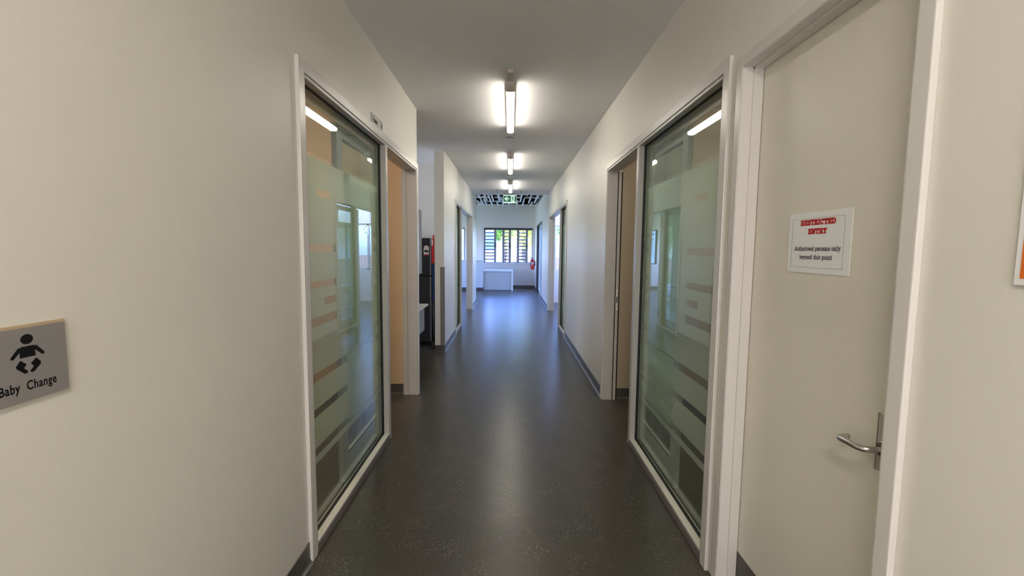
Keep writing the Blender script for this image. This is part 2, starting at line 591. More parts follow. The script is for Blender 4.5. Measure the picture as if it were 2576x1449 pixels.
def bands(y0, y1, n0):
    """clear bands in the frosted film; n0 = near edge, y1 = far edge"""
    far = y1 - .15
    return [(n0 + .25, n0 + .40, 1.705, 1.742), (far, y1, 1.527, 1.562), (y0, n0 + .47, 1.427, 1.467), (far, y1, 1.427, 1.470),
            (y0, n0 + .47, 1.245, 1.282), (far, y1, 1.248, 1.285), (n0 + .31, n0 + .46, 1.150, 1.190), (far, y1, 1.149, 1.188),
            (y0, n0 + .47, 1.056, 1.100), (far, y1, 1.064, 1.108), (y1 - .50, y1, .883, .921), (y0, y1, .777, .820),
            (y0, y1, .600, .640), (y1 - .66, y1, .518, .554), (y0, y1, .400, .441)]

def unit(s, y0, y1, ym, side, dist, nw, leaf_w, leaf_y, tags):
    """s = -1 left / +1 right. Casing, fixed frosted window and parked sliding door."""
    X = lambda a: s * a
    # casing
    c = MB()
    c.box(X(.897), X(WX), y0 - .056, y0 - .003, 0, HD + .056, bev=.003)
    c.box(X(.897), X(WX), y1 + .003, y1 + .056, 0, HD + .056, bev=.003)
    c.box(X(.897), X(WX), y0 - .003, y1 + .003, HD + .003, HD + .056, bev=.003)
    tag(c.build('trim_%d' % nw, TRIM), tags[0], 'architrave', kind='structure')
    # window
    wn_ = empty('window_%d' % nw, (X(.95), (y0 + ym) / 2, 0), tags[1], 'window', kind='structure')
    f = MB()
    f.box(X(.903), X(1.0), y0 - .003, y0 + .014, 0, HD, bev=.002)
    f.box(X(.903), X(1.0), y0, y1, HD - .014, HD + .002, bev=.002)
    f.box(X(.903), X(.998), y1 - .014, y1 + .003, 0, HD - .014, bev=.002)
    f.build('frame', ALU, wn_)
    MB().box(X(.902), X(1.0), ym, ym + .055, 0, HD - .014, bev=.003).build('mullion', ALU, wn_)
    MB().box(X(.905), X(.968), y0 + .014, ym, .040, .050, bev=.002).build('sill', SILLW, wn_)
    MB().box(X(.901), X(.960), y0 + .014, ym + .02, 0, .0395, bev=.002).build('sill_front', SILLF, wn_)
    g = MB()
    a, b, z0, z1 = y0 + .014, ym, .050, HD - .014
    q = .003
    g.box(X(.940), X(.958), a, b, z0, z0 + q)
    g.box(X(.940), X(.958), a, b, z1 - q, z1)
    g.box(X(.940), X(.958), a, a + q, z0, z1)
    g.box(X(.940), X(.958), b - q, b, z0, z1)
    g.build('gasket', RUBBER, wn_)
    MB().box(X(.958), X(.964), a + q, b - q, z0 + q, z1 - q).build('glass_pane', GLASS, wn_)
    frost_film(X(.9655), s, a + q, b - q, .362, 1.885, bands(a, b, y0)).build('frosted_film', FROST, wn_)
    # sliding leaf
    d = empty('door_%d' % nw, (X(1.025), leaf_y + leaf_w / 2, 0), tags[2], 'door', kind='structure')
    la, lb, lz0, lz1 = leaf_y, leaf_y + leaf_w, .006, 2.172
    i0, i1 = 1.008, 1.040
    MB().box(X(i0), X(i1), la, la + .085, lz0, lz1, bev=.002).build('stile', ALU, d)
    MB().box(X(i0), X(i1), lb - .085, lb, lz0, lz1, bev=.002).build('stile', ALU, d)
    MB().box(X(i0), X(i1), la + .085, lb - .085, lz0, lz0 + .155, bev=.002).build('bottom_rail', ALU, d)
    MB().box(X(i0), X(i1), la + .085, lb - .085, lz1 - .075, lz1, bev=.002).build('top_rail', ALU, d)
    MB().box(X(i0 + .010), X(i0 + .016), la + .085, lb - .085, lz0 + .155, lz1 - .075).build('glass_pane', GLASSL, d)
    bd = MB()
    bd.box(X(i0 + .001), X(i0 + .010), la + .085, lb - .085, lz0 + .155, lz0 + .163)
    bd.build('glazing_bead', RUBBER, d)
    bd = MB()
    bd.box(X(i0 + .001), X(i0 + .010), la + .085, lb - .085, lz0 + .163, lz0 + .170)
    bd.build('glazing_bead', SILLW, d)
    frost_film(X(i0 + .0085), s, la + .085, lb - .085, .35, 1.885,
               [(la, lb, .777, .820), (la, lb, .600, .640), (la, lb, .400, .441), (la, lb, .518, .54)]).build('frosted_film', FROST, d)
    if nw != 2:
        lx = MB().box(X(1.0), X(WT + .001), y1 - .016, y1 + .003, 0, HD - .014, bev=.002)
        tag(lx.build('trim_%d' % (nw + 10), ALU), tags[3], 'door jamb', kind='structure')
        return wn_, d
    # closing channel in the far jamb
    j = empty('trim_%d' % (nw + 10), (X(1.02), y1 - .01, 0), tags[3], 'door jamb', kind='structure')
    MB().box(X(.998), X(1.007), y1 - .010, y1, 0, HD - .02).box(X(1.032), X(WT), y1 - .010, y1, 0, HD - .02).build('seal', RUBBER, j)
    MB().box(X(1.007), X(1.032), y1 - .016, y1, 0, HD - .02, bev=.001).build('closing_channel', ALU, j)
    kp = MB().box(X(1.011), X(1.028), y1 - .019, y1 - .016, .88, 1.08, bev=.001).build('keeper_plate', WHITEPL, j)
    for zc in (.915, 1.045):
        MB().lathe((X(1.0195), y1 - .0195, zc), [(.0035, -.0005), (.0035, .0006)], 8, 'Y').build('screw', BLACK, kp)
    MB().box(X(1.015), X(1.024), y1 - .0205, y1 - .0185, .950, 1.01).build('latch_slot', BLACK, kp)
    return wn_, d

unit(-1, CL[0], CL[1], 3.27, 'left', 'near', 1, 1.03, 2.64,
     ('pale architrave around the glazed opening below the toilets sign', 'fixed frosted glass panel with clear bands below the toilets sign',
      'sliding glass door parked behind the frosted panel left of the tan room', 'jamb with closing channel beside the kitchen recess corner'))
unit(1, CR[0], CR[1], 3.215, 'right', 'near', 2, 1.03, 2.60,
     ('pale architrave around the glazed opening next to the restricted entry door', 'fixed frosted glass panel with clear bands next to the restricted entry door',
      'sliding glass door parked behind the frosted panel next to the restricted door', 'jamb with keeper plate at the near right doorway'))
unit(-1, L2[0], L2[1], 8.28, 'left', 'far', 3, 1.10, 7.70,
     ('pale architrave around the glazed opening past the kitchen recess', 'fixed frosted glass panel in the wall past the kitchen recess',
      'sliding glass door parked behind the frosted panel past the kitchen', 'jamb of the far left doorway, past the kitchen recess'))
unit(1, R2_[0], R2_[1], 8.22, 'right', 'far', 4, 1.10, 7.58,
     ('pale architrave around the far opening in the right wall', 'fixed frosted glass panel in the far opening of the right wall',
      'sliding glass door parked behind the far frosted panel on the right wall', 'jamb of the far right doorway before the louvre window'))

# ------------------------------------------------------------------ restricted entry door
t = MB()
CW = .046
t.box(.897, WX, DY1 + .003, DY1 + CW, 0, DH + CW, bev=.003)
t.box(.897, WX, DY0 - CW, DY0 - .003, 0, DH + CW, bev=.003)
t.box(.897, WX, DY0 - .003, DY1 + .003, DH + .003, DH + CW, bev=.003)
tag(t.build('trim_5', TRIM), 'pale architrave around the restricted entry door', 'architrave', kind='structure')
dd = empty('door_5', (.99, 1.39, 0), 'cream flush door with the restricted entry notice and lever handle', 'door', kind='structure')
j = MB()
j.box(.899, .940, DY1, DY1 + .012, 0, DH + .004)
j.box(.899, .940, DY0 - .012, DY0, 0, DH + .004)
j.box(.899, .940, DY0 - .012, DY1 + .012, DH, DH + .014)
j.box(.940, .977, DY1 - .008, DY1 + .012, 0, DH + .004)
j.box(.940, .977, DY0 - .012, DY0 + .008, 0, DH + .004)
j.box(.940, .977, DY0 - .012, DY1 + .012, DH - .008, DH + .014)
j.build('jamb', TRIM, dd)
MB().box(.980, 1.018, .985, DY1 + .004, .006, DH + .003, bev=.002).build('leaf', DOORP, dd)
MB().box(.9785, .980, .99, DY1 - .002, .012, .178).build('kick_plate', KICK, dd)
# lever handle
hp = MB().box(.9745, .980, 1.085, 1.138, .878, 1.030, bev=.001).build('handle_plate', STEELP, dd)
MB().box(.9742, .980, 1.1365, 1.1385, .877, 1.031).build('plate_edge', STEELD, dd)
h = MB()
path = [(.978, 1.118, .938), (.955, 1.118, .938), (.940, 1.121, .938), (.931, 1.128, .9375), (.926, 1.138, .937), (.925, 1.150, .9365),
        (.925, 1.165, .936), (.925, 1.185, .935), (.926, 1.200, .934), (.931, 1.210, .933), (.941, 1.217, .932), (.954, 1.219, .931), (.962, 1.219, .931)]
h.tube(path, .0085, 14)
h.build('lever_handle', STEEL, dd)
MB().lathe((.9760, 1.118, .938), [(.020, -.003), (.022, 0), (.022, .003)], 20, 'X').build('handle_rose', STEEL, dd)

# ------------------------------------------------------------------ lettering in strokes (slab serif)
def arc(cx, cy, rx, ry, a0, a1, n=10):
    return [(cx + rx * math.cos(math.radians(a0 + (a1 - a0) * i / n)), cy + ry * math.sin(math.radians(a0 + (a1 - a0) * i / n))) for i in range(n + 1)]
GL = {  # advance, strokes on a grid where the capital height is 1 and x height .66
    'R': (.78, [[(.12, 0), (.12, 1)], [(.12, 1)] + arc(.42, .74, .22, .26, 90, -90) + [(.12, .48)], [(.38, .48), (.66, 0)], [(0, 0), (.28, 0)], [(.56, 0), (.76, 0)], [(0, 1), (.2, 1)]]),
    'E': (.72, [[(.12, 0), (.12, 1)], [(0, 1), (.62, 1), (.62, .78)], [(.12, .52), (.45, .52)], [(.45, .62), (.45, .42)], [(0, 0), (.64, 0), (.64, .24)]]),
    'S': (.66, [arc(.30, .75, .24, .25, 20, 270), arc(.30, .25, .25, .25, 90, -160), [(.55, 1.0), (.55, .75)], [(.06, .0), (.06, .25)]]),
    'T': (.74, [[(.35, 0), (.35, 1)], [(.02, .76), (.02, 1), (.68, 1), (.68, .76)], [(.2, 0), (.5, 0)]]),
    'I': (.42, [[(.18, 0), (.18, 1)], [(.02, 0), (.34, 0)], [(.02, 1), (.34, 1)]]),
    'C': (.74, [arc(.36, .5, .32, .5, 50, 310), [(.62, 1.0), (.62, .72)]]),
    'D': (.80, [[(.12, 0), (.12, 1)], [(0, 1), (.3, 1)] + arc(.32, .5, .38, .5, 90, -90) + [(0, 0)]]),
    'N': (.86, [[(.12, 0), (.12, 1)], [(.12, 1), (.66, 0)], [(.66, 0), (.66, 1)], [(0, 1), (.16, 1)], [(0, 0), (.26, 0)], [(.52, 1), (.80, 1)]]),
    'Y': (.78, [[(.36, 0), (.36, .45)], [(.08, 1), (.36, .45)], [(.64, 1), (.36, .45)], [(.22, 0), (.5, 0)], [(-.02, 1), (.2, 1)], [(.52, 1), (.74, 1)]]),
    'A': (.82, [[(.10, 0), (.36, 1), (.42, 1), (.70, 0)], [(.2, .34), (.6, .34)], [(0, 0), (.22, 0)], [(.58, 0), (.80, 0)]]),
    'a': (.56, [arc(.23, .19, .19, .19, 0, 360), [(.08, .60)] + arc(.26, .48, .16, .18, 100, 0) + [(.42, 0), (.52, 0)]]),
    'u': (.62, [[(0, .66), (.1, .66), (.1, .2)] + arc(.27, .2, .17, .2, 180, 330) , [(.36, .66), (.46, .66), (.46, 0), (.56, 0)]]),
    't': (.42, [[(.14, .86), (.14, .16)] + arc(.26, .14, .12, .14, 180, 320), [(0, .64), (.34, .64)]]),
    'h': (.66, [[(0, 1), (.1, 1), (.1, 0)], arc(.28, .42, .18, .24, 180, 0) + [(.46, 0)], [(0, 0), (.2, 0)], [(.36, 0), (.58, 0)]]),
    'o': (.60, [arc(.27, .33, .24, .33, 0, 360, 14)]),
    'r': (.50, [[(0, .66), (.12, .66), (.12, 0)], arc(.30, .42, .18, .24, 180, 60), [(0, 0), (.26, 0)]]),
    'i': (.34, [[(0, .66), (.13, .66), (.13, 0)], [(0, 0), (.26, 0)], [(.11, .88), (.15, .92)]]),
    's': (.50, [arc(.22, .49, .17, .16, 20, 270, 8), arc(.22, .17, .18, .17, 90, -160, 8), [(.40, .66), (.40, .5)]]),
    'e': (.58, [[(.04, .35), (.48, .35)] + arc(.27, .33, .23, .33, 5, 320, 12)]),
    'd': (.64, [arc(.25, .32, .22, .32, 0, 360, 12), [(.36, 1), (.47, 1), (.47, 0), (.58, 0)]]),
    'p': (.64, [[(0, .66), (.12, .66), (.12, -.32)], arc(.33, .33, .22, .33, 0, 360, 12), [(0, -.32), (.26, -.32)]]),
    'n': (.66, [[(0, .66), (.1, .66), (.1, 0)], arc(.28, .42, .18, .24, 180, 0) + [(.46, 0)], [(0, 0), (.2, 0)], [(.36, 0), (.58, 0)]]),
    'l': (.34, [[(0, 1), (.13, 1), (.13, 0)], [(0, 0), (.26, 0)]]),
    'y': (.60, [[(.06, .66), (.29, .04)], [(.50, .66), (.20, -.26), (.04, -.30)], [(-.03, .66), (.16, .66)], [(.40, .66), (.58, .66)]]),
    'b': (.64, [[(0, 1), (.12, 1), (.12, 0)], arc(.34, .32, .22, .32, 0, 360, 12)]),
    ' ': (.36, []),
}
def stroke_text(txt, cy, cz, size, weight, fx, s, tw=0.0, xs=1.0):
    """letters lying on a plane x = fx; the line runs along -Y for s = -1, +Y for s = 1; centred on cy"""
    adv = sum(GL[c][0] + tw for c in txt) - tw
    pen = -adv / 2
    mb = MB()
    k_ = 0
    for c in txt:
        for st in GL[c][1]:
            for (a, b), (c2, d) in zip(st, st[1:]):
                dx, dy = c2 - a, d - b
                L_ = math.hypot(dx, dy) or 1e-6
                ux, uy = dx / L_ * weight / 2, dy / L_ * weight / 2
                q = [(a - ux - uy, b - uy + ux), (a - ux + uy, b - uy - ux), (c2 + ux + uy, d + uy - ux), (c2 + ux - uy, d + uy + ux)]
                k_ += 1
                mb.bm.faces.new([mb.bm.verts.new((fx + s * k_ * 1.5e-6, cy + s * (pen + u) * size * xs, cz + v * size)) for u, v in q])
        pen += GL[c][0] + tw
    return mb

def font_text(txt, size, mtl, name, parent, origin, right, up, xs=1.0, off=0.0, sp=1.0, centre=True):
    cu = bpy.data.curves.new(name, 'FONT')
    cu.body = txt
    cu.size = size
    cu.offset = off
    cu.space_character = sp
    cu.align_x = 'CENTER' if centre else 'LEFT'
    cu.resolution_u = 3
    tmp = bpy.data.objects.new(name, cu)
    COL.objects.link(tmp)
    bpy.context.view_layer.update()
    me = bpy.data.meshes.new_from_object(tmp.evaluated_get(bpy.context.evaluated_depsgraph_get()))
    bpy.data.objects.remove(tmp)
    r, u = Vector(right), Vector(up)
    off_w = Vector(parent['_w'])
    for v in me.vertices:
        v.co = Vector(origin) + r * v.co.x * xs + u * v.co.y - off_w
    me.materials.clear()
    me.materials.append(mtl)
    o = bpy.data.objects.new(name, me)
    COL.objects.link(o)
    o.parent = parent
    return o

# restricted entry notice (hung slightly off level on the door)
ny0, ny1, nz0, nz1 = 1.2835, 1.5715, 1.382, 1.579
nt = empty('notice', (.9785, (ny0 + ny1) / 2, nz0), 'white laminated restricted entry notice taped on the cream door', 'sign')
MB().box(.9775, .9797, ny0, ny1, nz0, nz1, bev=.0004).build('sheet', PAPER, nt)
b = MB()
iy0, iy1, iz0, iz1 = ny0 + .027, ny1 - .019, nz0 + .018, nz1 - .019
for q in ((iy0, iy1, iz0, iz0 + .0008), (iy0, iy1, iz1 - .0008, iz1), (iy0, iy0 + .0009, iz0, iz1), (iy1 - .0009, iy1, iz0, iz1)):
    b.box(.9768, .9774, *q)
b.build('ruled_border', PAPERED, nt)
yc = (ny0 + ny1) / 2
stroke_text('RESTRICTED', yc + .001, 1.5395, .0140, .255, .9766, -1, .16, 1.34).build('lettering', REDINK, nt)
stroke_text('ENTRY', yc - .001, 1.5105, .0140, .255, .9766, -1, .16, 1.34).build('lettering', REDINK, nt)
stroke_text('Authorised persons only', yc, 1.456, .0125, .13, .9766, -1, .055, 1.24).build('lettering', BLKINK, nt)
stroke_text('beyond this point', yc + .002, 1.4285, .0125, .13, .9766, -1, .055, 1.24).build('lettering', BLKINK, nt)

# orange poster at the right edge
po = empty('poster', (WX, .62, 1.395), 'orange poster with a white border on the wall right of the restricted door', 'poster')
MB().box(.909, WX - .0005, .44, .8005, 1.395, 1.93, bev=.001).build('backing', PAPER, po)
MB().box(.9082, .909, .450, .7905, 1.407, 1.92).build('orange_field', ORANGE, po)

# baby change sign
sg = empty('baby_change_sign', (-WX, .83, 1.156), 'grey baby change sign with a black baby pictogram on the left wall', 'sign')
MB().box(-.914, -.9075, .760, .903, 1.156, 1.294).build('plate', SIGNAL, sg)
MB().box(-.9149, -.9105, .757, .906, 1.1545, 1.300, bev=.001).build('backing_edge', SIGNEDGE, sg)
FX = -.9073
pc = MB()
pk = [0]
def poly(pts):
    pk[0] += 1
    pc.bm.faces.new([pc.bm.verts.new((FX + pk[0] * 4e-6, a, b)) for a, b in pts])
def disc(cy, cz, r1, r2=None, n=22):
    r2 = r2 or r1
    poly([(cy + r1 * math.cos(2 * math.pi * i / n), cz + r2 * math.sin(2 * math.pi * i / n)) for i in range(n)])
def limb(a, b, w0, w1=None):
    w1 = w1 or w0
    dx, dy = b[0] - a[0], b[1] - a[1]
    L_ = math.hypot(dx, dy)
    nx, nyy = -dy / L_, dx / L_
    poly([(a[0] + nx * w0, a[1] + nyy * w0), (b[0] + nx * w1, b[1] + nyy * w1), (b[0] - nx * w1, b[1] - nyy * w1), (a[0] - nx * w0, a[1] - nyy * w0)])
disc(.830, 1.2725, .0112, .0095)
poly([(.8155, 1.2385), (.8435, 1.2385), (.8430, 1.250), (.8455, 1.2555), (.8410, 1.2595), (.8190, 1.2595), (.8145, 1.2555), (.8160, 1.250)])
limb((.8175, 1.2565), (.8035, 1.2415), .0040, .0032); disc(.8035, 1.2415, .0033)
limb((.8425, 1.2565), (.8565, 1.2415), .0040, .0032); disc(.8565, 1.2415, .0033)
poly([(.816, 1.2345), (.8265, 1.2255), (.8215, 1.2190), (.8235, 1.2165), (.8285, 1.2120), (.8265, 1.2085), (.8220, 1.2080), (.8085, 1.2205), (.8080, 1.2250)])
poly([(.844, 1.2345), (.8520, 1.2250), (.8515, 1.2205), (.8380, 1.2080), (.8335, 1.2085), (.8315, 1.2120), (.8365, 1.2165), (.8385, 1.2190), (.8335, 1.2255)])
pc.build('pictogram', BLKINK, sg)
font_text('Baby  Change', .0245, BLKINK, 'lettering', sg, (FX, .8275, 1.1765), (0, 1, 0), (0, 0, 1), xs=.70, off=.0006, sp=1.08)

# toilets sign
ts = empty('toilets_sign', (-WX, 3.11, 2.262), 'small pale toilets sign above the near left glazed opening', 'sign')
MB().box(-.9149, -.912, 2.985, 3.245, 2.266, 2.330, bev=.0006).build('plate', SIGNGREY, ts)
b = MB()
for q in ((2.985, 3.245, 2.266, 2.2685), (2.985, 2.988, 2.266, 2.330), (3.190, 3.243, 2.327, 2.3295), (2.985, 3.19, 2.3285, 2.3298)):
    b.box(-.9119, -.9114, *q)
b.build('border_line', BLKINK, ts)
font_text('Toilets', .040, BLKINK, 'lettering', ts, (-.9112, 3.065, 2.283), (0, 1, 0), (0, 0, 1), xs=1.05, off=.0009)
b = MB()
FX = -.9112
pc = b
for cy in (3.207, 3.228):
    disc(cy, 2.312, .0050)
    poly([(cy - .007, 2.288), (cy + .007, 2.288), (cy + .0055, 2.305), (cy - .0055, 2.305)])
    limb((cy, 2.289), (cy, 2.276), .0035)
b.build('pictogram', BLKINK, ts)

# corner guard on the wall end
tag(MB().box(-.970, -.9150, YB - .004, YB - .0002, .097, 1.195).box(-.9152, -.911, YB - .004, YB + .05, .097, 1.195).build('corner_guard', GUARD),
    'grey-brown vinyl corner guard on the wall end beside the kitchen recess', 'corner guard')

# ------------------------------------------------------------------ batten lights
def batten(y0, y1, label, first=None):
    """y0..y1 = the lit diffuser"""
    x = -.012
    if first is not None:
        src, sy = first
        r = src.copy(); COL.objects.link(r); r.location = (x, y0, H); r['label'] = label
        for ch in src.children:
            c = ch.copy(); COL.objects.link(c); c.parent = r
        return r
    r = empty('batten_light', (x, y0, H), label, 'ceiling light', 'batten lights down the corridor ceiling')
    L_ = y1 - y0
    def ring(y, w, hz, zt, n=16):
        pts = []
        for k in range(n):
            t = 2 * math.pi * k / n
            cx, cz = math.cos(t), math.sin(t)
            e = .55
            pts.append((x + w / 2 * math.copysign(abs(cx) ** e, cx), y, zt - hz / 2 + hz / 2 * math.copysign(abs(cz) ** e, cz)))
        return pts
    zt = H - .026
    MB().loft([ring(y0 + .002, .070, .062, zt), ring(y1 - .012, .070, .062, zt), ring(y1, .060, .050, zt - .004)]).build('diffuser', TUBE, r)
    MB().loft([ring(y0 - .085, .040, .040, H - .001), ring(y0 - .065, .044, .050, H - .005), ring(y0 - .030, .066, .066, H - .014), ring(y0 + .002, .074, .068, H - .018)]).build('end_cap', BRASSCAP, r)
    MB().loft([ring(y1 + .005, .062, .052, H - .022), ring(y1 + .012, .062, .052, H - .02), ring(y1 + .03, .044, .044, H - .005), ring(y1 + .05, .040, .036, H - .001)]).build('end_cap', BRASSCAP, r)
    MB().box(x - .021, x + .021, y0 - .26, y1 + .06, H - .026, H - .0005, bev=.003).box(x - .0365, x + .0365, y0 + .003, y1 - .003, H - .056, H - .012, bev=.004).build('base_and_shield', BRASSCAP, r)  # the wider box is added to keep the diffuser's glow off the ceiling
    return r
Z0 = 3.69
b1 = batten(Z0, Z0 + 1.24, 'largest lit batten light, the one just ahead on the corridor ceiling')
batten(6.34, 7.58, 'middle batten light of the three, past the round smoke detector', (b1, Z0))
batten(8.82, 10.06, 'smallest batten light, hanging just before the exit sign', (b1, Z0))

batten(-1.30, -.06, 'unseen batten light added behind the viewer to brighten the near walls', (b1, Z0))  # this batten and the next are added, unseen, to light the near walls
batten(-3.6, -2.36, 'unseen batten light added at the closed back end of the corridor', (b1, Z0))
for r_ in [o for o in bpy.data.objects if o.name.startswith('batten_light') and o.location.y < 0]:
    for ch in r_.children:
        if ch.name.startswith('diffuser'):
            ch.data = ch.data.copy()
            ch.data.materials[0] = TUBEB
# smoke detectors
def detector(y, label, r=.052, tall=.030):
    d = empty('smoke_detector', (-.018, y, H), label, 'smoke detector', 'round detectors on the corridor ceiling')
    MB().lathe((-.018, y, H), [(r, -.0003), (r, -.010), (r * .96, -.013)], 28, 'Z').build('base', WHITEPL, d)
    MB().lathe((-.018, y, H), [(r * .82, -.0132), (r * .82, -.020)], 28, 'Z').build('air_gap', BLACK, d)
    MB().lathe((-.018, y, H), [(r * .9, -.0200), (r * .88, -.026), (r * .6, -tall), (r * .1, -tall - .002)], 28, 'Z').build('cover', WHITEPL, d)
detector(5.42, 'flat white round smoke detector between the first two batten lights')
detector(8.10, 'round detector with a dark gap between the second and third batten lights', .066, .05)

# ceiling access panel
ap = MB()
for q in ((-.33, -.318, 10.15, 10.85), (.232, .244, 10.15, 10.85)):
    ap.box(q[0], q[1], q[2], q[3], H - .003, H - .0003)
tag(ap.build('trim_30', mat('panel_seam_grey', (.40, .40, .41), .8)), 'thin edge strips of the access panel by the exit sign', 'trim', kind='structure')  # plain grey strips mark the panel seams

# ------------------------------------------------------------------ exit sign
EY = 10.80
ex = empty('exit_sign', (-.025, EY, H), 'green running-man exit sign with a white left arrow under the corridor ceiling end', 'exit sign')
MB().box(-.185, .135, EY - .03, EY + .05, H - .042, H - .0005, bev=.003).build('mounting_box', EXCASE, ex)
MB().box(-.183, .133, EY - .020, EY + .020, 2.545, H - .042, bev=.006).build('housing', EXWHITE, ex)
MB().box(-.175, .000, EY - .0215, EY - .0201, 2.574, 2.716).build('green_panel', GREEN, ex)
MB().box(.088, .127, EY - .0215, EY - .0201, 2.574, 2.716).build('green_panel', GREEN, ex)
MB().box(.003, .088, EY - .0215, EY - .0201, 2.574, 2.716).build('doorway_panel', EXWHITE, ex)
def flat_y(mb, pts, y):
    mb.bm.faces.new([mb.bm.verts.new((a, y, b)) for a, b in pts])
ya = EY - .0222
a = MB()
flat_y(a, [(-.155, 2.648), (-.100, 2.700), (-.070, 2.700), (-.105, 2.662), (-.040, 2.662), (-.040, 2.632), (-.105, 2.632), (-.070, 2.592), (-.100, 2.592)], ya)
a.build('arrow', EXWHITE, ex)
a = MB()
n = 12
flat_y(a, [(.036 + .010 * math.cos(2 * math.pi * i / n), 2.697 + .010 * math.sin(2 * math.pi * i / n)) for i in range(n)], ya)
for p0, p1, w0 in (((.038, 2.688), (.050, 2.645), .010), ((.050, 2.645), (.068, 2.610), .006), ((.068, 2.610), (.080, 2.606), .005),
                   ((.046, 2.645), (.032, 2.618), .006), ((.032, 2.618), (.026, 2.582), .005), ((.040, 2.680), (.018, 2.664), .004), ((.044, 2.680), (.062, 2.668), .004)):
    dx, dy = p1[0] - p0[0], p1[1] - p0[1]
    L_ = math.hypot(dx, dy)
    nx, ny_ = -dy / L_ * w0, dx / L_ * w0
    flat_y(a, [(p0[0] + nx, p0[1] + ny_), (p1[0] + nx, p1[1] + ny_), (p1[0] - nx, p1[1] - ny_), (p0[0] - nx, p0[1] - ny_)], ya)
a.build('running_figure', GREEN, ex)

# ------------------------------------------------------------------ kitchen recess
fr = empty('fridge', (-1.47, 6.86, 0), 'tall dark grey fridge-freezer standing in the kitchen recess', 'fridge')
MB().box(-1.80, -1.150, 6.56, 7.22, .05, 1.60, bev=.01).build('cabinet', FRIDGE, fr)
MB().box(-1.80, -1.150, 6.49, 6.556, 1.056, 1.60, bev=.008).build('freezer_door', FRIDGE, fr)
MB().box(-1.80, -1.150, 6.49, 6.556, .075, 1.044, bev=.008).build('fridge_door', FRIDGE, fr)
MB().box(-1.168, -1.1485, 6.486, 6.552, 1.060, 1.596, bev=.004).build('door_edge', FRIDGEEDGE, fr)
MB().box(-1.168, -1.1485, 6.486, 6.552, .080, 1.040, bev=.004).build('door_edge', FRIDGEEDGE, fr)
MB().box(-1.78, -1.17, 6.53, 6.60, .0, .05).build('plinth', BLACK, fr)
mg = empty('fridge_magnet', (-1.216, 6.489, 1.35), 'arched white magnet with a dark picture stuck on the fridge', 'magnet')
p = [(-1.255, 1.352), (-1.180, 1.352)] + [(-1.2175 + .0375 * math.cos(math.radians(t)), 1.452 + .040 * math.sin(math.radians(t))) for t in range(0, 181, 15)]
MB().prism([(a, 6.4895, b) for a, b in p], (0, -.003, 0)).build('card', mat('magnet_card', (.72, .66, .60), .5), mg)
MB().box(-1.252, -1.183, 6.4850, 6.4863, 1.352, 1.362).build('red_strip', REDPL, mg)
MB().lathe((-1.232, 6.4850, 1.412), [(.016, 0), (.016, .0012)], 12, 'Y').lathe((-1.204, 6.4850, 1.408), [(.015, 0), (.015, .0012)], 12, 'Y').build('picture', BLKINK, mg)

bn = empty('bench', (-1.43, 5.3, .4), 'white topped wall bench with a grey end panel in the kitchen recess', 'bench')
MB().box(-1.775, -1.075, YA + .002, 5.86, .700, .722, bev=.004).build('worktop', LAM, bn)
MB().box(-1.76, -1.10, YA + .002, 5.70, .400, .700, bev=.002).build('cupboard_box', LAMG, bn)
wc = empty('wall_cabinet', (-1.47, 5.2, 1.12), 'grey woodgrain wall cabinet above the kitchen bench', 'cabinet')
MB().box(-1.78, -1.17, YA + .002, 5.83, 1.124, 1.94, bev=.002).build('carcass', LAMG, wc)
MB().box(-1.168, -1.152, YA + .004, 5.12, 1.126, 1.938, bev=.002).build('door', LAMG, wc)
MB().box(-1.168, -1.152, 5.126, 5.83, 1.126, 1.938, bev=.002).build('door', LAMG, wc)
# broom hanging by the fridge
br = empty('broom', (-1.108, 6.40, 0), 'red handled broom with a navy cloth standing between fridge and wall', 'broom')
MB().tube([(-1.099, 6.40, 1.24), (-1.098, 6.40, 1.64)], .011, 10).build('pole', REDPL, br)
MB().box(-1.122, -1.106, 6.385, 6.41, 1.49, 1.575, bev=.005).build('grip', WHITEPL, br)
MB().box(-1.125, -1.088, 6.39, 6.43, 1.235, 1.50, bev=.008).build('sleeve', RED, br)
MB().box(-1.120, -1.084, 6.40, 6.44, .70, 1.235, bev=.012).build('cloth', BLUEC, br)
MB().box(-1.130, -1.075, 6.36, 6.46, .001, .10, bev=.01).build('brush_head', BLACK, br)
MB().tube([(-1.104, 6.42, .10), (-1.104, 6.42, .71)], .011, 10).build('lower_pole', BLACK, br)

# ------------------------------------------------------------------ far room
ct = empty('counter', (-1.6, 15.7, 0), 'pale blue-white raised reception counter left of the low white desk', 'counter')
MB().box(-2.6, -.945, 15.60, 15.72, .10, 1.03, bev=.003).build('front_panel', COUNTER, ct)
MB().box(-2.62, -.94, 15.56, 15.86, 1.03, 1.055, bev=.003).build('top', LAM, ct)
MB().box(-2.6, -.948, 15.585, 15.72, 0, .10, bev=.002).build('plinth', VINYL, ct)
dk = empty('desk', (-.42, 15.9, 0), 'low white desk with a grey front panel under the louvre window', 'desk')
MB().box(-.939, .104, 15.60, 16.25, .665, .722, bev=.003).build('top', LAM, dk)
MB().box(.050, .104, 15.60, 16.25, .0, .665, bev=.003).build('end_panel', LAM, dk)
MB().box(-.935, .050, 15.635, 15.655, .02, .665).build('front_panel', DESKP, dk)

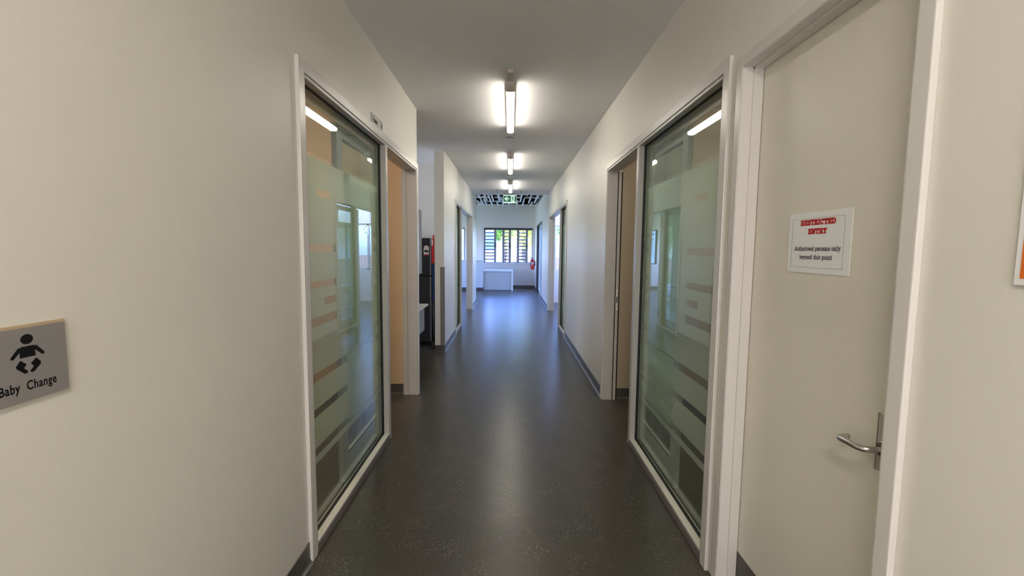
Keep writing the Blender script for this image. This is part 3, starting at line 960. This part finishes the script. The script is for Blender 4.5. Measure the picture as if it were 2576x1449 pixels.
# fire extinguisher on the right wall, in the far corner
EXX, EXY = .815, 16.35
fe = empty('fire_extinguisher', (EXX, EXY, .72), 'red fire extinguisher with a black hose in the far right corner', 'fire extinguisher')
MB().lathe((EXX, EXY, .72), [(.060, 0), (.068, .01), (.070, .03), (.070, .30), (.060, .335), (.034, .355), (.022, .365)], 24).build('cylinder', RED, fe)
MB().lathe((EXX, EXY, 1.083), [(.024, 0), (.024, .03), (.014, .034)], 14).build('valve', STEELD, fe)
MB().box(EXX - .075, EXX + .02, EXY - .010, EXY + .010, 1.115, 1.128).box(EXX - .085, EXX + .02, EXY - .010, EXY + .010, 1.140, 1.150).build('lever', BLACK, fe)
MB().tube([(EXX - .02, EXY - .02, 1.10), (EXX - .06, EXY - .05, 1.08), (EXX - .078, EXY - .06, 1.02), (EXX - .078, EXY - .04, .90), (EXX - .076, EXY - .03, .80)], .009, 8).build('hose', BLACK, fe)
MB().lathe((EXX, EXY, .90), [(.0712, 0), (.0712, .09)], 24).build('label_band', mat('band_white', (.6, .45, .42), .5), fe)
MB().box(EXX + .06, WX - .001, EXY - .03, EXY + .03, .85, 1.02).build('wall_bracket', BLACK, fe)

# louvre window
lw = empty('window_5', ((WN[0] + WN[1]) / 2, YF + .06, WN[2]), 'dark framed louvre window with three louvre banks in the end wall', 'window', kind='structure')
f = MB()
f.box(WN[0] - .08, WN[1] + .075, YF - .018, YF - .001, WN[3], WN[3] + .062, bev=.003)
f.box(WN[0] - .08, WN[0], YF - .018, YF - .001, WN[2] - .065, WN[3], bev=.003)
f.box(WN[1], WN[1] + .075, YF - .018, YF - .001, WN[2] - .065, WN[3], bev=.003)
f.box(WN[0], WN[1], YF - .03, YF - .001, WN[2] - .065, WN[2], bev=.003)
f.build('casing', TRIM, lw)
MB().box(WN[0] + .002, WN[1] - .002, YF + .01, YF + .07, 2.183, 2.236, bev=.01).build('blind_cassette', BLACK, lw)
WF = mat('window_frame_grey', (.22, .22, .26), .4)
y0, y1 = YF + .08, YF + .14
zb, zt = WN[2] + .002, 2.236
for x0, x1 in ((WN[0] + .002, -.944), (-.617, -.537), (-.309, -.222), (-.068, .024), (.240, .333), (.573, .654), (.802, WN[1] - .002)):
    MB().box(x0, x1, y0, y1, zb, zt, bev=.004).build('stile', WF, lw)
banks = ((-.944, -.617), (-.222, -.068), (.333, .573))
panes = ((-.537, -.309), (.024, .240), (.654, .802))
for x0, x1 in banks + panes:
    MB().box(x0, x1, y0 + .005, y1 - .005, zb, zb + .025).box(x0, x1, y0 + .005, y1 - .005, 2.16, zt).build('rail', WF, lw)
BLADE = mat('louvre_blade_smoke', (.010, .010, .014), .7, spec=.1)
BLADEG = glass_material('louvre_glass', (.80, .86, .84))
blade0 = None
for bi, (x0, x1) in enumerate(banks):
    first = None
    for zc in (2.054, 1.926, 1.797, 1.675, 1.552, 1.423, 1.299, 1.182, 1.053):
        if first is None:
            m_ = MB()
            m_.prism([(x0 + .001, y0 - .045, zc - .012), (x0 + .001, y0 - .045, zc - .002), (x0 + .001, y1 + .035, zc + .030), (x0 + .001, y1 + .035, zc + .018)], (x1 - x0 - .002, 0, 0))
            first = m_.build('louvre_blade', BLADE, lw)
            z_first = zc
        else:
            c = first.copy(); COL.objects.link(c); c.location = (0, 0, zc - z_first)
for x0, x1 in panes:
    MB().box(x0, x1, y0 + .028, y0 + .034, zb + .025, 2.16).build('glass_pane', BLADEG, lw)
for xc, zc in ((-.575, 1.60), (-.020, 1.60), (.612, 1.585)):
    MB().box(xc - .013, xc + .013, y0 - .022, y0, zc - .10, zc + .09, bev=.006).build('handle', BLACK, lw)

# dark framed glass door in the right wall of the far room
gd = empty('door_6', (.98, (DF[0] + DF[1]) / 2, 0), 'dark framed glass door in the right wall before the fire extinguisher', 'door', kind='structure')
MB().box(.905, WT, DF[0], DF[0] + .05, 0, DF[2], bev=.003).box(.905, WT, DF[1] - .05, DF[1], 0, DF[2], bev=.003).box(.905, WT, DF[0] + .05, DF[1] - .05, DF[2] - .05, DF[2], bev=.003).build('frame', DARKFR, gd)
for a, b, xo in ((DF[0] + .05, DF[0] + 1.22, .955), (DF[0] + 1.17, DF[1] - .05, .99)):
    lf = MB()
    lf.box(xo, xo + .035, a, a + .07, .02, DF[2] - .05).box(xo, xo + .035, b - .07, b, .02, DF[2] - .05)
    lf.box(xo, xo + .035, a + .07, b - .07, .02, .12).box(xo, xo + .035, a + .07, b - .07, DF[2] - .13, DF[2] - .05)
    leaf = lf.build('leaf_frame', LAM, gd)
    MB().box(xo + .014, xo + .020, a + .07, b - .07, .12, DF[2] - .13).build('glass_pane', BLADEG, leaf)

# window of the far right room
rw = empty('window_6', (2.3, 12.25, .85), 'bright window seen through the far right doorway', 'window', kind='structure')
f = MB()
for x0 in (1.2, 1.93, 2.66, 3.35):
    f.box(x0, x0 + .05, 12.22, 12.28, .85, 2.1)
f.box(1.25, 3.35, 12.22, 12.28, .85, .90).box(1.25, 3.35, 12.22, 12.28, 2.05, 2.1)
f.build('frame', LAM, rw)
TINT = glass_material('tinted_glass', (.50, .55, .55))
for x0 in (1.25, 1.98, 2.71):
    MB().box(x0, x0 + .68 if x0 < 2.7 else 3.35, 12.245, 12.251, .90, 2.05).build('glass_pane', TINT, rw)
rw2 = empty('window_7', (-2.6, YF + .1, .935), 'second window of the far room, behind the reception counter', 'window', kind='structure')
f = MB()
for x0 in (-3.6, -2.98, -2.36, -1.75):
    f.box(x0, x0 + .05, YF + .08, YF + .14, WN[2], WN[3])
f.box(-3.55, -1.75, YF + .08, YF + .14, WN[2], WN[2] + .05).box(-3.55, -1.75, YF + .08, YF + .14, WN[3] - .05, WN[3])
f.build('frame', WF, rw2)
for x0 in (-3.55, -2.93, -2.31):
    MB().box(x0, x0 + .56, YF + .105, YF + .111, WN[2] + .05, WN[3] - .05).build('glass_pane', TINT, rw2)

# unseen warm lamps, added to light the two near rooms and their frosted glass
def added_room_lamp(x, y, label, mtl):
    r = empty('added_room_light', (x, y, H), label, 'ceiling light')
    MB().lathe((x, y, H), [(.16, -.0005), (.16, -.02)], 24).build('base', WHITEPL, r)
    MB().lathe((x, y, H), [(.15, -.021), (.15, -.05), (.10, -.075), (.02, -.08)], 24).build('diffuser', mtl, r)
added_room_lamp(-2.1, 3.0, 'unseen round warm ceiling light added in the tan room', TUBEW)
added_room_lamp(2.1, 3.1, 'unseen round warm ceiling light added in the taupe room', emit_material('lit_warm_dim', (1.0, .87, .72), 42.0))

# ------------------------------------------------------------------ outdoors
GRASS = mat('lawn_grass', (.20, .33, .06), .9, var=.35, vscale=1.2, bump=.5, bscale=30)
CONC = mat('pale_concrete', (.62, .60, .56), .85, var=.08, vscale=2)
tag(MB().box(-40, 40, 17.05, 60, -.35, -.15).box(-40, XL - .1, -10, 17.05, -.35, -.15).box(5.1, 40, -10, 17.05, -.35, -.15).box(WT + .02, 5.1, 12.32, 17.05, -.35, -.15).build('ground', GRASS), 'sunlit green lawn outside the louvre window', 'lawn', kind='structure')
tag(MB().box(-40, 40, 19.5, 21.4, -.149, -.12).box(WT + .1, 3.2, 12.4, 19.4, -.149, -.12).build('path', CONC), 'sun-bleached concrete path crossing the lawn', 'path', kind='structure')
hs = empty('house', (-3.5, 34, -.15), 'pale blue house beyond the lawn, seen through the louvre window', 'house')
MB().box(-9.5, -.55, 32, 38, -.15, 4.2).build('walls', mat('blue_weatherboard', (.70, .79, .86), .7, var=.06), hs)
MB().prism([(-10, 31.4, 4.2), (0, 31.4, 4.2), (0, 38.6, 4.2), (-10, 38.6, 4.2)], (0, 0, .12)).prism([(-10, 31.4, 4.3), (-10, 38.6, 4.3), (-10, 35, 6.0)], (10, 0, 0)).build('roof', mat('grey_roof', (.30, .34, .40), .6), hs)
MB().box(-2.0, -1.1, 31.95, 32.0, 1.4, 2.7).build('window', mat('house_window', (.10, .16, .22), .2), hs)
MB().box(-5.0, -4.0, 31.95, 32.0, 1.4, 2.7).build('window', MATS['house_window'], hs)
MB().box(-3.0, -2.1, 31.94, 32.0, -.12, 1.2).build('garage_door', mat('house_door', (.22, .32, .46), .5), hs)
fn = empty('fence', (3, 30, -.15), 'low pinkish fence behind the wheelie bin outside', 'fence')
PK = mat('pink_fence_paint', (.72, .42, .38), .8)
fsrc = None
for i in range(18):
    x = -.2 + i * .5
    if fsrc is None:
        fsrc = MB().box(x, x + .485, 30, 30.05, -.15, .95).build('panel', PK, fn)
        x0f = x
    else:
        c = fsrc.copy(); COL.objects.link(c); c.location = (x - x0f, 0, 0)
bi = empty('wheelie_bin', (.42, 26, -.15), 'blue-grey wheelie bin standing on the lawn outside', 'bin')
BN = mat('bin_blue', (.16, .24, .30), .5)
MB().loft([[(.42 + a * .24, 26 + b * .26, -.10) for a, b in ((-1, -1), (1, -1), (1, 1), (-1, 1))], [(.42 + a * .30, 26 + b * .34, .72) for a, b in ((-1, -1), (1, -1), (1, 1), (-1, 1))]]).build('body', BN, bi)
MB().box(.10, .74, 25.62, 26.38, .72, .79, bev=.02).build('lid', BN, bi)
for sx in (.16, .64):
    MB().lathe((sx, 26.3, -.04), [(.11, 0), (.11, .05)], 14, 'X').build('wheel', BLACK, bi)

def tree(x, y, h, r, cols, label):
    t = empty('tree', (x, y, -.15), label, 'tree', 'trees beyond the lawn')
    MB().tube([(x, y, -.15), (x + .1, y, h * .4), (x, y + .1, h * .75)], [.16, .12, .05], 9).build('trunk', mat('bark', (.16, .11, .07), .9, var=.3), t)
    rng = random.Random(int(x * 97 + y))
    mb = MB()
    ms = [mat('leaf_%d' % i, c, .7) for i, c in cols]
    cl = [(x + rng.uniform(-r, r) * .6, y + rng.uniform(-r, r) * .6, h * .66 + rng.uniform(-r, r) * .75, r * rng.uniform(.35, .6)) for _ in range(16)]
    for cx, cy, cz, cr in cl:
        for _ in range(330):
            d = Vector((rng.gauss(0, 1), rng.gauss(0, 1), rng.gauss(0, 1))).normalized() * cr * rng.uniform(.5, 1)
            p = Vector((cx, cy, cz)) + d
            a = Vector((rng.gauss(0, 1), rng.gauss(0, 1), rng.gauss(0, 1))).normalized() * .055
            b = a.orthogonal().normalized() * .035
            f = mb.bm.faces.new([mb.bm.verts.new(q) for q in (p - a, p + b, p + a, p - b)])
            f.material_index = mb.mi(rng.choice(ms))
    o = mb.build('crown', None, t)
    o['kind'] = 'stuff'
YG = [(0, (.62, .56, .05)), (1, (.70, .50, .03))]
GG = [(2, (.16, .34, .04)), (3, (.28, .44, .06))]
tree(.75, 27.5, 4.4, 1.3, YG + GG[1:], 'yellow-leaved tree in the middle of the louvre window view')
tree(-.45, 30.8, 4.2, .7, GG, 'green tree between the pale house and the yellow tree')
tree(2.4, 31, 5.2, 1.9, GG + YG[:1], 'green tree at the right of the louvre window view')
tree(-5.2, 27, 4.6, 1.6, GG, 'green tree standing before the pale house')
tree(3.6, 22, 4.6, 1.6, GG, 'green tree nearest the right room window')
